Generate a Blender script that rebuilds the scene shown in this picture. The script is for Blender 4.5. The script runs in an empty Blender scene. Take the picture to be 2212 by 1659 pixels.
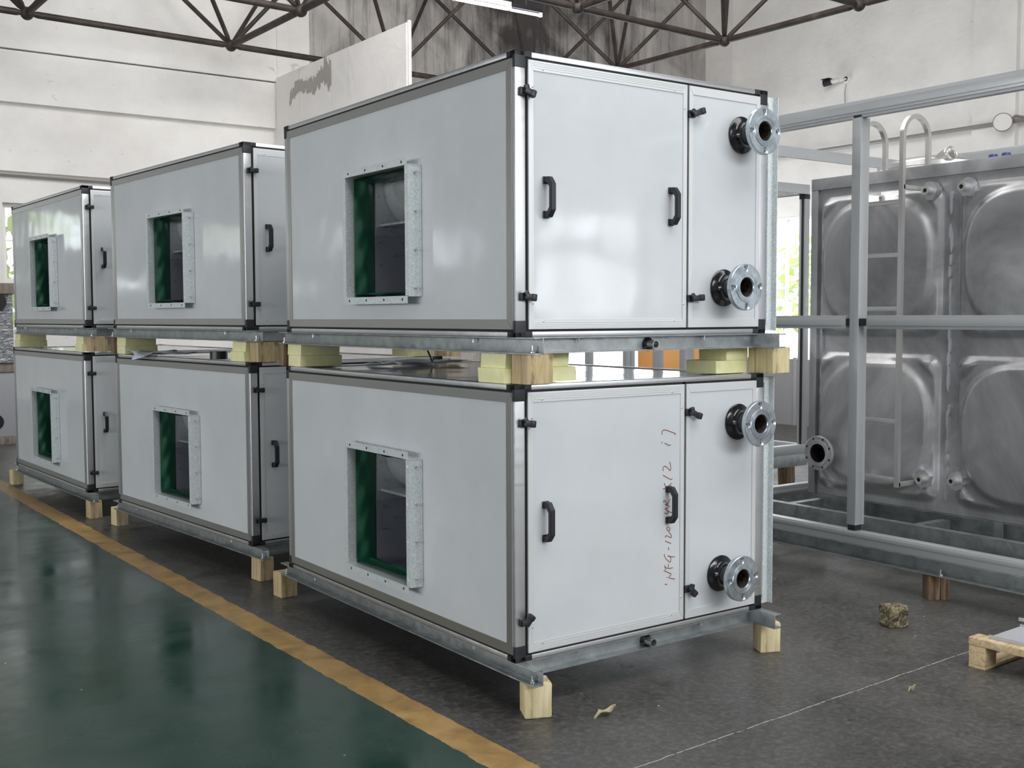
import bpy, bmesh, math, random
from mathutils import Vector, Matrix
random.seed(7)
PI = math.pi
S = bpy.context.scene
COL = S.collection

# ------------------------------------------------------------------ camera
F, YAW, PITCH, ROLL = 2410.72, 0.95080, -0.06080, -0.0036
CAM = Vector((-2.2946, -3.1993, 1.4318))
fw = Vector((math.cos(YAW)*math.cos(PITCH), math.sin(YAW)*math.cos(PITCH), math.sin(PITCH)))
rt = Vector((math.sin(YAW), -math.cos(YAW), 0)); up = rt.cross(fw)
rt2 = rt*math.cos(ROLL) + up*math.sin(ROLL); up2 = -rt*math.sin(ROLL) + up*math.cos(ROLL)
cam = bpy.data.objects.new('camera', bpy.data.cameras.new('camera')); COL.objects.link(cam)
M = Matrix((rt2, up2, -fw)).transposed().to_4x4(); M.translation = CAM
cam.matrix_world = M
cam.data.sensor_width = 36.0; cam.data.lens = 36.0*F/2212.0; cam.data.clip_start = .05; cam.data.clip_end = 300
S.camera = cam

# ------------------------------------------------------------------ view / world / light
S.view_settings.view_transform = 'Standard'; S.view_settings.look = 'None'
S.view_settings.gamma = 1; S.view_settings.use_curve_mapping = False
S.view_settings.exposure = 0.30
W = bpy.data.worlds.new('world'); S.world = W; W.use_nodes = True
bg = W.node_tree.nodes['Background']; bg.inputs[0].default_value = (.86, .93, 1, 1); bg.inputs[1].default_value = 3.0

def area(name, loc, rot, sx, sy, power, color=(1, 1, 1)):
    l = bpy.data.lights.new(name, 'AREA'); l.shape = 'RECTANGLE'; l.size = sx; l.size_y = sy; l.energy = power; l.color = color
    o = bpy.data.objects.new(name, l); COL.objects.link(o); o.location = loc; o.rotation_euler = rot; return o
area('front_window_daylight', (7.55, -9.0, 2.1), (PI/2, 0, 0), 2.4, 1.9, 48, (.96, .98, 1))
area('front_fill', (1.8, -8.3, 3.9), (PI/2, 0, 0), 6.6, 2.2, 235, (.96, .985, 1))        # added main fill through an invented high opening; faces +Y
area('roof_fill', (4.0, -3.0, 7.45), (.45, -.2, 0), 13, 3.0, 460, (1, .99, .98))  # added overhead fill under the closed ceiling, tilted to brighten the walls
area('roof_fill', (5.0, 4.5, 7.45), (.45, -.25, 0), 11, 3.0, 700, (1, .985, .97))  # second added overhead fill, tilted towards the back and right walls
area('left_fill', (-13.6, 1.0, 2.6), (0, -PI/2, 0), 2.6, 14, 600, (.97, .98, 1))  # added fill along the left wall, brightens the outlet faces
area('back_door_daylight', (10.6, 11.9, 1.6), (-PI/2, 0, 0), 3.6, 2.8, 170, (.95, .98, 1))      # faces -Y

# ------------------------------------------------------------------ mesh helpers
class MB:
    def __init__(s): s.bm = bmesh.new()
    def _faces(s, ret, bev, seg=2):
        if bev:
            vs = set(ret)
            es = [e for e in s.bm.edges if e.verts[0] in vs and e.verts[1] in vs]
            bmesh.ops.bevel(s.bm, geom=es, offset=bev, segments=seg, affect='EDGES', profile=.6, clamp_overlap=True)
    def box(s, a, b, bev=0, M=None, seg=2):
        lo = [min(a[i], b[i]) for i in range(3)]; hi = [max(a[i], b[i]) for i in range(3)]
        c = Vector([(lo[i]+hi[i])/2 for i in range(3)]); d = [max(hi[i]-lo[i], 1e-5) for i in range(3)]
        m = Matrix.Translation(c) @ Matrix.Diagonal((*d, 1))
        if M is not None: m = M @ m
        r = bmesh.ops.create_cube(s.bm, size=1, matrix=m); s._faces(r['verts'], bev, seg); return s
    def tube(s, p, q, r, n=12, r2=None, cap=True):
        p = Vector(p); q = Vector(q); d = q-p; L = d.length
        if L < 1e-6: return s
        m = Matrix.Translation((p+q)/2) @ d.to_track_quat('Z', 'Y').to_matrix().to_4x4()
        bmesh.ops.create_cone(s.bm, cap_ends=cap, segments=n, radius1=r, radius2=r if r2 is None else r2, depth=L, matrix=m); return s
    def path(s, pts, r, n=8):
        for a, b in zip(pts, pts[1:]): s.tube(a, b, r, n)
        for p in pts[1:-1]: s.ball(p, r, 8, 6)
        return s
    def ball(s, c, r, u=12, v=8, sc=(1, 1, 1)):
        bmesh.ops.create_uvsphere(s.bm, u_segments=u, v_segments=v, radius=r, matrix=Matrix.Translation(Vector(c)) @ Matrix.Diagonal((*sc, 1))); return s
    def lathe(s, prof, n=40, M=None, close=False):
        """prof: list of (r, h) ; axis = local Z"""
        M = M or Matrix.Identity(4); rings = []
        for r, h in prof:
            rings.append([s.bm.verts.new(M @ Vector((r*math.cos(2*PI*k/n), r*math.sin(2*PI*k/n), h))) for k in range(n)])
        prs = list(zip(rings, rings[1:]))
        if close: prs.append((rings[-1], rings[0]))
        for A, B in prs:
            for k in range(n):
                s.bm.faces.new((A[k], A[(k+1) % n], B[(k+1) % n], B[k]))
        return s
    def prism(s, poly, vec, bev=0):
        """poly: list of 3D points (planar), extruded by vec"""
        vec = Vector(vec)
        a = [s.bm.verts.new(Vector(p)) for p in poly]; b = [s.bm.verts.new(Vector(p)+vec) for p in poly]
        n = len(poly); f1 = s.bm.faces.new(a); f2 = s.bm.faces.new(b[::-1])
        for k in range(n): s.bm.faces.new((a[k], b[k], b[(k+1) % n], a[(k+1) % n]))
        if bev:
            vs = set(a+b); es = [e for e in s.bm.edges if e.verts[0] in vs and e.verts[1] in vs]
            bmesh.ops.bevel(s.bm, geom=es, offset=bev, segments=2, affect='EDGES', clamp_overlap=True)
        return s
    def grid(s, fn, nu, nv):
        V = [[s.bm.verts.new(fn(i/nu, j/nv)) for j in range(nv+1)] for i in range(nu+1)]
        for i in range(nu):
            for j in range(nv): s.bm.faces.new((V[i][j], V[i+1][j], V[i+1][j+1], V[i][j+1]))
        return s
    def build(s, name, m, parent=None, smooth=35, recalc=True):
        if recalc: bmesh.ops.recalc_face_normals(s.bm, faces=s.bm.faces)
        me = bpy.data.meshes.new(name); s.bm.to_mesh(me); s.bm.free()
        me.materials.append(m)
        o = bpy.data.objects.new(name, me); COL.objects.link(o)
        if parent: o.parent = parent
        if smooth:
            me.polygons.foreach_set('use_smooth', [True]*len(me.polygons))
            try: me.set_sharp_from_angle(angle=math.radians(smooth))
            except Exception: pass
        return o
def each(name, m, parent, items):
    """one object per item; item = function that draws into a fresh MB"""
    return [(lambda b: (f(b), b.build(name, m, parent))[1])(MB()) for f in items]
def tag(o, label=None, cat=None, group=None, kind=None):
    for k, v in (('label', label), ('category', cat), ('group', group), ('kind', kind)):
        if v: o[k] = v
    return o
def empty(name, loc=(0, 0, 0), rz=0):
    o = bpy.data.objects.new(name, None); o.empty_display_size = .1; COL.objects.link(o); o.location = loc; o.rotation_euler = (0, 0, rz); return o
def struct(o): o['kind'] = 'structure'; return o
def copy_tree(o, parent=None):
    c = o.copy(); COL.objects.link(c); c.parent = parent
    for ch in list(o.children): copy_tree(ch, c)
    return c
def cut(o, cutters):
    for c in cutters:
        md = o.modifiers.new('b', 'BOOLEAN'); md.object = c; md.operation = 'DIFFERENCE'; md.solver = 'EXACT'
    dg = bpy.context.evaluated_depsgraph_get(); me = bpy.data.meshes.new_from_object(o.evaluated_get(dg))
    o.modifiers.clear(); o.data = me
    for c in cutters: bpy.data.objects.remove(c)

# ------------------------------------------------------------------ materials
def lin(c): return tuple((x/255/12.92 if x/255 <= .04045 else ((x/255+.055)/1.055)**2.4) for x in c)
class Mat:
    def __init__(s, name, col=(200, 200, 200), rough=.5, metal=0, spec=None, coat=0):
        s.m = bpy.data.materials.new(name); s.m.use_nodes = True; s.t = s.m.node_tree; s.b = s.t.nodes['Principled BSDF']
        s.b.inputs['Base Color'].default_value = (*lin(col), 1); s.b.inputs['Roughness'].default_value = rough; s.b.inputs['Metallic'].default_value = metal
        if spec is not None: s.b.inputs['Specular IOR Level'].default_value = spec
        if coat: s.b.inputs['Coat Weight'].default_value = coat; s.b.inputs['Coat Roughness'].default_value = .05
        s.tc = None
    def n(s, t, **k):
        x = s.t.nodes.new(t)
        for a, v in k.items(): setattr(x, a, v)
        return x
    def L(s, a, b): s.t.links.new(a, b)
    def coord(s, scale=(1, 1, 1), world=False):
        if world: g = s.n('ShaderNodeNewGeometry').outputs['Position']
        else: g = s.n('ShaderNodeTexCoord').outputs['Object']
        mp = s.n('ShaderNodeMapping'); mp.inputs['Scale'].default_value = scale; s.L(g, mp.inputs[0]); return mp.outputs[0]
    def noise(s, scale, detail=4, sc=(1, 1, 1), world=False, rough=.6, dist=0):
        x = s.n('ShaderNodeTexNoise'); x.inputs['Scale'].default_value = scale; x.inputs['Detail'].default_value = detail
        x.inputs['Roughness'].default_value = rough; x.inputs['Distortion'].default_value = dist
        s.L(s.coord(sc, world), x.inputs['Vector']); return x.outputs[0]
    def ramp(s, inp, stops):
        r = s.n('ShaderNodeValToRGB'); e = r.color_ramp.elements
        while len(e) < len(stops): e.new(.5)
        for k, (p, c) in enumerate(stops):
            e[k].position = p; e[k].color = (*lin(c), 1) if isinstance(c, tuple) else (c, c, c, 1)
        s.L(inp, r.inputs[0]); return r.outputs[0]
    def mix(s, f, a, b):
        x = s.n('ShaderNodeMix', data_type='RGBA')
        for v, i in ((a, 6), (b, 7)):
            if isinstance(v, tuple): x.inputs[i].default_value = (*lin(v), 1)
            else: s.L(v, x.inputs[i])
        if isinstance(f, (int, float)): x.inputs[0].default_value = f
        else: s.L(f, x.inputs[0])
        return x.outputs[2]
    def math(s, op, a, b=None, c=None):
        x = s.n('ShaderNodeMath', operation=op)
        for i, v in enumerate((a, b, c)):
            if v is None: continue
            if isinstance(v, (int, float)): x.inputs[i].default_value = v
            else: s.L(v, x.inputs[i])
        return x.outputs[0]
    def col(s, o): s.L(o, s.b.inputs['Base Color']); return s
    def rough(s, o): s.L(o, s.b.inputs['Roughness']); return s
    def bump(s, h, dist=.01, st=1.0):
        x = s.n('ShaderNodeBump'); x.inputs['Distance'].default_value = dist; x.inputs['Strength'].default_value = st
        s.L(h, x.inputs['Height']); s.L(x.outputs[0], s.b.inputs['Normal']); return s
MT = {}
m = Mat('panel_white', (205, 211, 212), .16, 0, .5)
m.col(m.ramp(m.noise(2.2, 5), [(.3, (198, 203, 206)), (.7, (208, 211, 214))]))
m.rough(m.ramp(m.noise(3.5, 5, (1, 1, .5)), [(.3, .05), (.75, .13)]))
m.bump(m.noise(1.6, 2), .012, .5); MT['panel'] = m.m
m = Mat('aluminium_profile', (214, 215, 216), .33, .9)
m.rough(m.ramp(m.noise(40, 3, (.05, 1, 1)), [(.3, .28), (.7, .42)])); MT['alu'] = m.m
m = Mat('aluminium_trim', (190, 190, 188), .34, .95)
MT['trim'] = m.m
MT['door_trim'] = Mat('ribbed_door_edging_lit', (214, 216, 217), .38, .25).m  # same trim metal made lighter: the front windows' reflection is in the colour
m = Mat('aluminium_frame_grey', (186, 189, 191), .34, .4)
m.rough(m.ramp(m.noise(30, 3, (1, .1, 1)), [(.3, .28), (.7, .45)])); MT['alu_grey'] = m.m
MT['black'] = Mat('black_plastic', (34, 35, 41), .42).m
MT['gasket'] = Mat('black_gasket', (14, 14, 16), .6).m
MT['rubber'] = Mat('black_gloss_paint', (17, 18, 23), .16, 0, .5, .3).m
MT['dark'] = Mat('dark_inside', (40, 41, 44), .6).m
m = Mat('galvanised_spangle', (196, 203, 206), .36, .35)
v = m.n('ShaderNodeTexVoronoi'); v.inputs['Scale'].default_value = 260; m.L(m.coord(), v.inputs['Vector'])
m.col(m.ramp(v.outputs['Color'], [(.2, (200, 208, 210)), (.8, (230, 235, 236))]))
m.rough(m.ramp(v.outputs['Color'], [(.2, .4), (.8, .5)])); MT['galv'] = m.m
m = Mat('galvanised_channel', (176, 182, 184), .42, .85)
m.col(m.ramp(m.noise(14, 6, (1, 1, 1)), [(.25, (136, 142, 143)), (.55, (170, 175, 176)), (.8, (192, 196, 197))]))
m.rough(m.ramp(m.noise(25, 4), [(.3, .35), (.7, .55)])); MT['channel'] = m.m
MT['zinc'] = Mat('zinc_bolt', (205, 208, 210), .25, .9).m
m = Mat('flange_steel', (190, 199, 206), .3, .85)
m.col(m.ramp(m.noise(22, 5), [(.3, (150, 162, 172)), (.7, (214, 222, 228))])); MT['flange'] = m.m
m = Mat('rusty_bore', (52, 44, 38), .7, .3)
m.col(m.ramp(m.noise(60, 5), [(.35, (20, 18, 18)), (.7, (92, 76, 62))])); MT['bore'] = m.m
m = Mat('green_canvas', (22, 84, 62), .40, 0, .5)
m.bump(m.noise(6, 2, (1, 1, .5), dist=.6), .012, .5); MT['canvas'] = m.m
m = Mat('fan_sheet', (200, 204, 206), .35, .6); m.rough(m.ramp(m.noise(12, 3), [(.3, .22), (.7, .38)])); MT['fan'] = m.m
m = Mat('fan_dark_sheet', (150, 153, 164), .4, .3); MT['fan_dark'] = m.m
def wood(name, c0, c1, c2, sc=(22, 22, 1.6)):
    m = Mat(name, c1, .75)
    f = m.noise(1.6, 6, sc, dist=1.2, rough=.65)
    c = m.ramp(f, [(.28, c0), (.48, c1), (.72, c2)])
    sp = m.ramp(m.noise(14, 3, (1, 1, .4)), [(.3, .0), (.42, 1.0)])
    m.col(m.mix(sp, c0, c)); m.bump(f, .004, .6); return m.m
MT['wood'] = wood('pale_timber', (150, 130, 92), (212, 196, 152), (230, 216, 178))
MT['wood_b'] = wood('weathered_timber', (116, 98, 72), (190, 168, 128), (214, 196, 158))
MT['wood_d'] = wood('brown_timber', (60, 48, 40), (116, 94, 72), (160, 136, 108))
MT['wood_p'] = wood('pallet_timber', (150, 122, 88), (204, 180, 138), (224, 204, 168), (3, 22, 22))
MT['wood_g'] = wood('grey_timber', (88, 80, 74), (122, 112, 104), (150, 140, 130))
m = Mat('foam_yellow', (206, 208, 146), .85)
m.col(m.ramp(m.noise(30, 5), [(.3, (232, 229, 166)), (.7, (243, 240, 194))]))
m.bump(m.noise(120, 3), .002, .5); MT['foam'] = m.m
MT['marker'] = Mat('marker_ink', (136, 44, 34), .6).m
m = Mat('plastic_film', (150, 154, 160), .15, 0, .6)
m.col(m.ramp(m.noise(14, 4, (1, 1, 5), dist=2), [(.5, (120, 124, 130)), (.62, (226, 228, 232))])); m.bump(m.noise(10, 4, (1, 1, 3), dist=2), .03, 1.0); MT['film'] = m.m
MT['paper'] = Mat('pale_film_sheet', (206, 212, 226), .3).m
MT['tape'] = Mat('black_tape', (38, 38, 42), .3).m
# stainless tank
m = Mat('stainless_sheet', (150, 150, 152), .28, .65)
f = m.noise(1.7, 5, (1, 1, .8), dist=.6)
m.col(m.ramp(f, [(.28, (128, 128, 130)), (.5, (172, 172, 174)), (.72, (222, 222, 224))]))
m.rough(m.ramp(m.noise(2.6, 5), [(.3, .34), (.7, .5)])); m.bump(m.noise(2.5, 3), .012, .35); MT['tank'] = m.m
MT['weld'] = Mat('polished_weld', (214, 216, 220), .34, .8).m
m = Mat('stainless_tube', (222, 220, 217), .3, .8); MT['inox'] = m.m
# truss
m = Mat('rusty_brown_bar', (74, 62, 56), .6, .2)
m.col(m.ramp(m.noise(6, 5, world=True), [(.3, (44, 38, 36)), (.62, (70, 61, 57)), (.82, (108, 92, 82))])); MT['truss'] = m.m
# plaster walls
def plaster(name, c0, c1):
    m = Mat(name, c1, .9)
    a = m.ramp(m.noise(.9, 8, (1, 1, 1.4), world=True), [(.3, c0), (.62, c1)])
    st = m.ramp(m.noise(2.2, 6, (1, 1, 3), world=True, dist=1.5), [(.26, 0.0), (.33, 1.0)])
    m.col(m.mix(st, tuple(int(x*.9) for x in c0), a)); m.bump(m.noise(3, 7, world=True, dist=.6), .06, .35); return m.m
MT['plaster'] = plaster('white_plaster', (222, 219, 216), (238, 236, 233))
m = Mat('wet_concrete', (118, 116, 114), .9)
n1 = m.noise(1.0, 9, (1.3, 1, .9), world=True, dist=1.0); n2 = m.noise(2.2, 7, (5, 1, .28), world=True, rough=.7)
base = m.ramp(n1, [(.32, (120, 117, 115)), (.5, (176, 172, 169)), (.66, (208, 204, 200))])
streak = m.ramp(n2, [(.38, (60, 56, 54)), (.46, (168, 164, 161)), (.78, (206, 203, 199))])
c = m.mix(.4, base, streak)
# a large soaked stain on the right half of the wall, darkest at the top
sx = m.n('ShaderNodeSeparateXYZ'); g = m.n('ShaderNodeNewGeometry'); m.L(g.outputs['Position'], sx.inputs[0])
dx = m.math('DIVIDE', m.math('ABSOLUTE', m.math('SUBTRACT', sx.outputs[0], 8.9)), 3.4)
up_ = m.math('MULTIPLY', m.math('SUBTRACT', 6.4, sx.outputs[2]), .22)
k = m.math('ADD', m.math('ADD', dx, up_), m.math('MULTIPLY', n1, .9))
stain = m.ramp(m.math('ADD', k, m.math('MULTIPLY', n2, .5)), [(.72, 1.0), (1.0, 0.0)])
stain = m.ramp(m.math('MULTIPLY', m.math('ADD', k, m.math('MULTIPLY', n2, .5)), .5), [(.42, 1.0), (.72, 0.0)])
m.col(m.mix(m.math('MULTIPLY', stain, .92), c, (52, 48, 47))); m.bump(n1, .04, .5); MT['wet'] = m.m
MT['board'] = plaster('white_board', (226, 223, 220), (236, 233, 230))
MT['roof'] = Mat('roof_sheet', (150, 150, 150), .8).m
MT['grey_paint'] = Mat('grey_sheet', (150, 152, 156), .55).m
MT['grey_panel'] = Mat('light_grey_tray', (176, 178, 182), .45).m
MT['orange'] = Mat('orange_paint', (236, 170, 96), .5).m
MT['white'] = Mat('white_plastic', (235, 233, 230), .4).m
MT['conduit'] = Mat('grey_conduit', (150, 146, 142), .5, .2).m
g = Mat('window_glass', (255, 255, 255), .02); g.b.inputs['Transmission Weight'].default_value = 1; g.b.inputs['IOR'].default_value = 1.05; MT['glass'] = g.m
def emit(name, col, st):
    m = Mat(name, col); m.b.inputs['Emission Color'].default_value = (*lin(col), 1); m.b.inputs['Emission Strength'].default_value = st; return m.m
MT['tube'] = emit('lit_tube', (255, 250, 240), 5)
m = Mat('foliage', (96, 140, 60), .6)
m.col(m.ramp(m.noise(3, 4), [(.3, (184, 206, 120)), (.7, (232, 238, 190))])); MT['leafy'] = m.m
MT['bark'] = Mat('bark', (90, 76, 62), .9).m
m = Mat('outdoor_ground', (170, 168, 160), .9); MT['outside'] = m.m
m = Mat('dry_leaf', (176, 164, 134), .7); MT['leaf'] = m.m
m = Mat('silver_flecked_scrap', (120, 110, 84), .6)
f = m.noise(34, 6, dist=1.5); m.col(m.ramp(f, [(.36, (48, 42, 32)), (.5, (112, 102, 76)), (.6, (160, 150, 112)), (.66, (206, 210, 208))]))
m.L(m.ramp(f, [(.6, 0.0), (.66, .9)]), m.b.inputs['Metallic']); m.rough(m.ramp(f, [(.58, .8), (.66, .3)])); m.bump(f, .012, 1); MT['scrap'] = m.m

# floor: concrete, yellow line, green epoxy (areas by place on the slab)
m = Mat('workshop_floor', (90, 90, 88), .4, 0, .36)
sx = m.n('ShaderNodeSeparateXYZ'); g = m.n('ShaderNodeNewGeometry'); m.L(g.outputs['Position'], sx.inputs[0])
X, Y = sx.outputs[0], sx.outputs[1]
ed = m.math('MULTIPLY', m.math('SUBTRACT', m.noise(9, 5, world=True), .5), .035)
xe = m.math('ADD', m.math('ADD', X, m.math('MULTIPLY', Y, .0085)), ed)
isyel = m.math('LESS_THAN', xe, -.215); isgreen = m.math('LESS_THAN', xe, -.350)
nA = m.noise(1.3, 9, world=True, dist=.8); nB = m.noise(7, 8, world=True, dist=.4); nC = m.noise(2.0, 7, (1, 1.3, 1), world=True, dist=.5)
conc = m.mix(.5, m.ramp(nA, [(.32, (46, 45, 44)), (.5, (72, 71, 69)), (.68, (104, 103, 99))]), m.ramp(nB, [(.3, (50, 49, 48)), (.7, (94, 93, 90))]))
nD = m.noise(38, 6, world=True, rough=.75)
conc = m.mix(.36, conc, m.ramp(nD, [(.34, (30, 30, 29)), (.5, (78, 77, 75)), (.68, (136, 135, 130))]))
dk = m.ramp(m.noise(3.4, 6, (1, .6, 1), world=True, dist=2), [(.3, 1.0), (.38, 0.0)])
conc = m.mix(m.math('MULTIPLY', dk, .55), conc, (40, 39, 39))
wt = m.ramp(m.noise(5, 8, (1, 2.4, 1), world=True, dist=3), [(.68, 0.0), (.76, 1.0)])
conc = m.mix(m.math('MULTIPLY', wt, .3), conc, (170, 170, 168))
fl = m.n('ShaderNodeTexVoronoi'); fl.inputs['Scale'].default_value = 9; m.L(m.coord((1, 1, 1), True), fl.inputs['Vector'])
fleck = m.math('LESS_THAN', fl.outputs['Distance'], .035)
conc = m.mix(m.math('MULTIPLY', fleck, m.math('GREATER_THAN', nB, .52)), conc, (196, 194, 188))
jn = m.math('ABSOLUTE', m.math('ADD', m.math('SUBTRACT', Y, m.math('MULTIPLY', X, .043)), m.math('ADD', .609, m.math('MULTIPLY', m.math('SUBTRACT', nB, .5), .022))))
joint = m.math('MULTIPLY', m.math('LESS_THAN', jn, .0035), m.math('GREATER_THAN', nD, .45))
jdark = m.math('LESS_THAN', jn, .007)
conc = m.mix(m.math('MULTIPLY', jdark, .5), conc, (48, 47, 46)); conc = m.mix(m.math('MULTIPLY', joint, .8), conc, (176, 172, 162))
# tyre print beside the nearest unit
br = m.n('ShaderNodeTexVoronoi', feature='DISTANCE_TO_EDGE'); br.inputs['Scale'].default_value = 1
m.L(m.coord((7, 16, 1), True), br.inputs['Vector'])
tmask = m.math('MULTIPLY', m.math('LESS_THAN', m.math('ABSOLUTE', m.math('SUBTRACT', m.math('SUBTRACT', X, .0), m.math('MULTIPLY', Y, .02))), .12), m.math('LESS_THAN', m.math('ABSOLUTE', m.math('SUBTRACT', Y, .45)), .6))
tread = m.math('MULTIPLY', tmask, m.math('GREATER_THAN', br.outputs['Distance'], .07))
conc = m.mix(m.math('MULTIPLY', tread, .4), conc, (40, 39, 38))
yel = m.ramp(nB, [(.3, (128, 102, 62)), (.55, (164, 132, 80)), (.8, (178, 150, 102))])
yel = m.mix(m.math('MULTIPLY', dk, .45), yel, (84, 68, 44))
grn = m.mix(.5, m.ramp(nA, [(.3, (12, 40, 31)), (.5, (24, 56, 45)), (.75, (56, 72, 66))]), m.ramp(nB, [(.3, (20, 46, 37)), (.7, (48, 70, 62))]))
grn = m.mix(m.math('MULTIPLY', fleck, m.math('GREATER_THAN', nB, .56)), grn, (180, 184, 178))
c = m.mix(isyel, conc, yel); c = m.mix(isgreen, c, grn); m.col(c)
rc = m.ramp(m.math('ADD', m.math('MULTIPLY', nA, .6), m.math('MULTIPLY', nB, .4)), [(.34, .22), (.62, .5)])
rg = m.ramp(m.math('ADD', m.math('MULTIPLY', nA, .5), m.math('MULTIPLY', nC, .5)), [(.38, .09), (.62, .30)])
rr = m.mix(isyel, rc, m.ramp(nB, [(.3, .35), (.7, .55)])); rr = m.mix(isgreen, rr, rg); m.rough(rr)
hb = m.math('ADD', m.math('MULTIPLY', nB, .25), m.math('MULTIPLY', nC, .75)); m.bump(hb, .008, .22)
MT['floor'] = m.m

# ------------------------------------------------------------------ room shell
XL, XR, YF, YB, ZT = -14.0, 13.17, -8.6, 12.0, 7.7
XB, YD = .39, 17.0     # the left bay is deeper
struct(MB().box((XL-.3, YF-.3, -.12), (XR+.3, YD+.3, 0)).build('floor', MT['floor'], smooth=0))
struct(MB().box((-40, -40, -.3), (50, 50, -.13)).build('ground', MT['outside'], smooth=0))
struct(MB().box((XL-.3, YF-.3, ZT), (XR+.3, YD+.3, ZT+.2)).build('ceiling', MT['roof'], smooth=0))
WN = [0]
def wall_holes(name, mat, axis, c0, c1, lo, hi, z1, holes, win=True):
    """wall slab between c0..c1 on `axis`, running lo..hi on the other one, with rectangular holes (a,b,za,zb)"""
    b = MB(); hs = sorted(holes); cur = lo
    def bx(a, e, za, zb):
        if e-a < 1e-4 or zb-za < 1e-4: return
        if axis == 'y': b.box((a, c0, za), (e, c1, zb))
        else: b.box((c0, a, za), (c1, e, zb))
    for a, e, za, zb in hs:
        bx(cur, a, 0, z1); bx(a, e, 0, za); bx(a, e, zb, z1); cur = e
    bx(cur, hi, 0, z1)
    struct(b.build(name, mat, smooth=0))
def window(axis, c, a, e, za, zb, mul=2, tr=None):
    WN[0] += 1
    f = MB(); w = .05
    def bx(p, q, r, s_, t=.04):
        if axis == 'y': f.box((p, c-t, r), (q, c+t, s_))
        else: f.box((c-t, p, r), (c+t, q, s_))
    bx(a, a+w, za, zb); bx(e-w, e, za, zb); bx(a+w, e-w, za, za+w); bx(a+w, e-w, zb-w, zb)
    for k in range(1, mul): x = a+(e-a)*k/mul; bx(x-.02, x+.02, za+w, zb-w, .03)
    if tr: bx(a+w, e-w, tr-.03, tr+.03, .035)
    o = struct(f.build('window_%d' % WN[0], MT['white'], smooth=0))
    p = MB()
    if axis == 'y': p.box((a+w, c-.004, za+w), (e-w, c+.004, zb-w))
    else: p.box((c-.004, a+w, za+w), (c+.004, e-w, zb-w))
    p.build('pane', MT['glass'], o, smooth=0)
XS = 4.941
bw = [(.71, 1.97, 1.29, 2.88)]
wall_holes('wall_back', MT['plaster'], 'y', YB, YB+.28, XB, XS, ZT, bw)
wall_holes('wall_back_concrete', MT['wet'], 'y', YB, YB+.28, XS, XR+.3, ZT, [(8.57, 12.69, 0, 3.09)])
for w_ in bw: window('y', YB+.14, *w_, mul=2, tr=1.9)
struct(MB().box((XB, YB+.28, 0), (XB+.28, YD, ZT)).build('wall_bay_side', MT['plaster'], smooth=0))
dw = [(-11.1, -9.7, 2.55, 3.3), (-8.9, -7.6, 2.6, 3.3), (-5.2, -3.4, 2.6, 3.3), (-7.3, -5.6, 2.0, 2.16), (-3.1, -1.6, 2.05, 2.2)]
wall_holes('wall_bay_back', MT['plaster'], 'y', YD, YD+.28, XL-.3, XB+.28, ZT, dw)
for w_ in dw[:3]: window('y', YD+.14, *w_, mul=2)
rw = [(9.15, 11.26, .65, 3.16), (1.2, 3.4, .9, 2.9), (-5, -2.5, .9, 2.9)]
wall_holes('wall_right', MT['plaster'], 'x', XR, XR+.28, YF, YB+.3, ZT, rw)
for w_ in rw: window('x', XR+.14, *w_)
lw = [(-6.5, -4.3, 1.0, 3.0), (-2.5, -.3, 1.0, 3.0), (2.5, 4.7, 1.0, 3.0), (6.8, 9.0, 1.0, 3.0)]
wall_holes('wall_left', MT['plaster'], 'x', XL-.28, XL, YF, YD, ZT, lw)
for w_ in lw: window('x', XL-.14, *w_)
wall_holes('wall_front', MT['plaster'], 'y', YF-.28, YF, XL-.3, XR+.3, ZT, [(-1.5, 5.1, 2.8, 5.0), (6.4, 8.7, 1.3, 2.95)])
b = MB(); cz_ = YF-.14
for x in (6.4, 7.09, 7.86, 8.62): b.box((x, cz_-.04, 1.3), (x+.10, cz_+.04, 2.95))
b.box((6.5, cz_-.04, 2.15), (8.62, cz_+.04, 2.36)); b.box((6.5, cz_-.04, 1.3), (8.62, cz_+.04, 1.4)); b.box((6.5, cz_-.04, 2.88), (8.62, cz_+.04, 2.95))
struct(b.build('window_20', MT['white'], smooth=0))
# beams and pilasters
struct(MB().box((XB, YB-.10, 4.122), (4.361, YB, 4.760)).build('trim_1', MT['plaster'], smooth=0))
struct(MB().box((XB, YB-.14, 4.776), (4.361, YB, 6.2)).build('trim_2', MT['plaster'], smooth=0))
struct(MB().box((4.361, YB-.16, 0), (4.551, YB, ZT)).build('trim_3', MT['plaster'], smooth=0))
struct(MB().box((XR-.12, 11.315, 0), (XR, YB, ZT)).build('trim_4', MT['plaster'], smooth=0))
struct(MB().box((XR-.10, 5.83, 0), (XR, 6.51, ZT)).build('trim_5', MT['plaster'], smooth=0))

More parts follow.
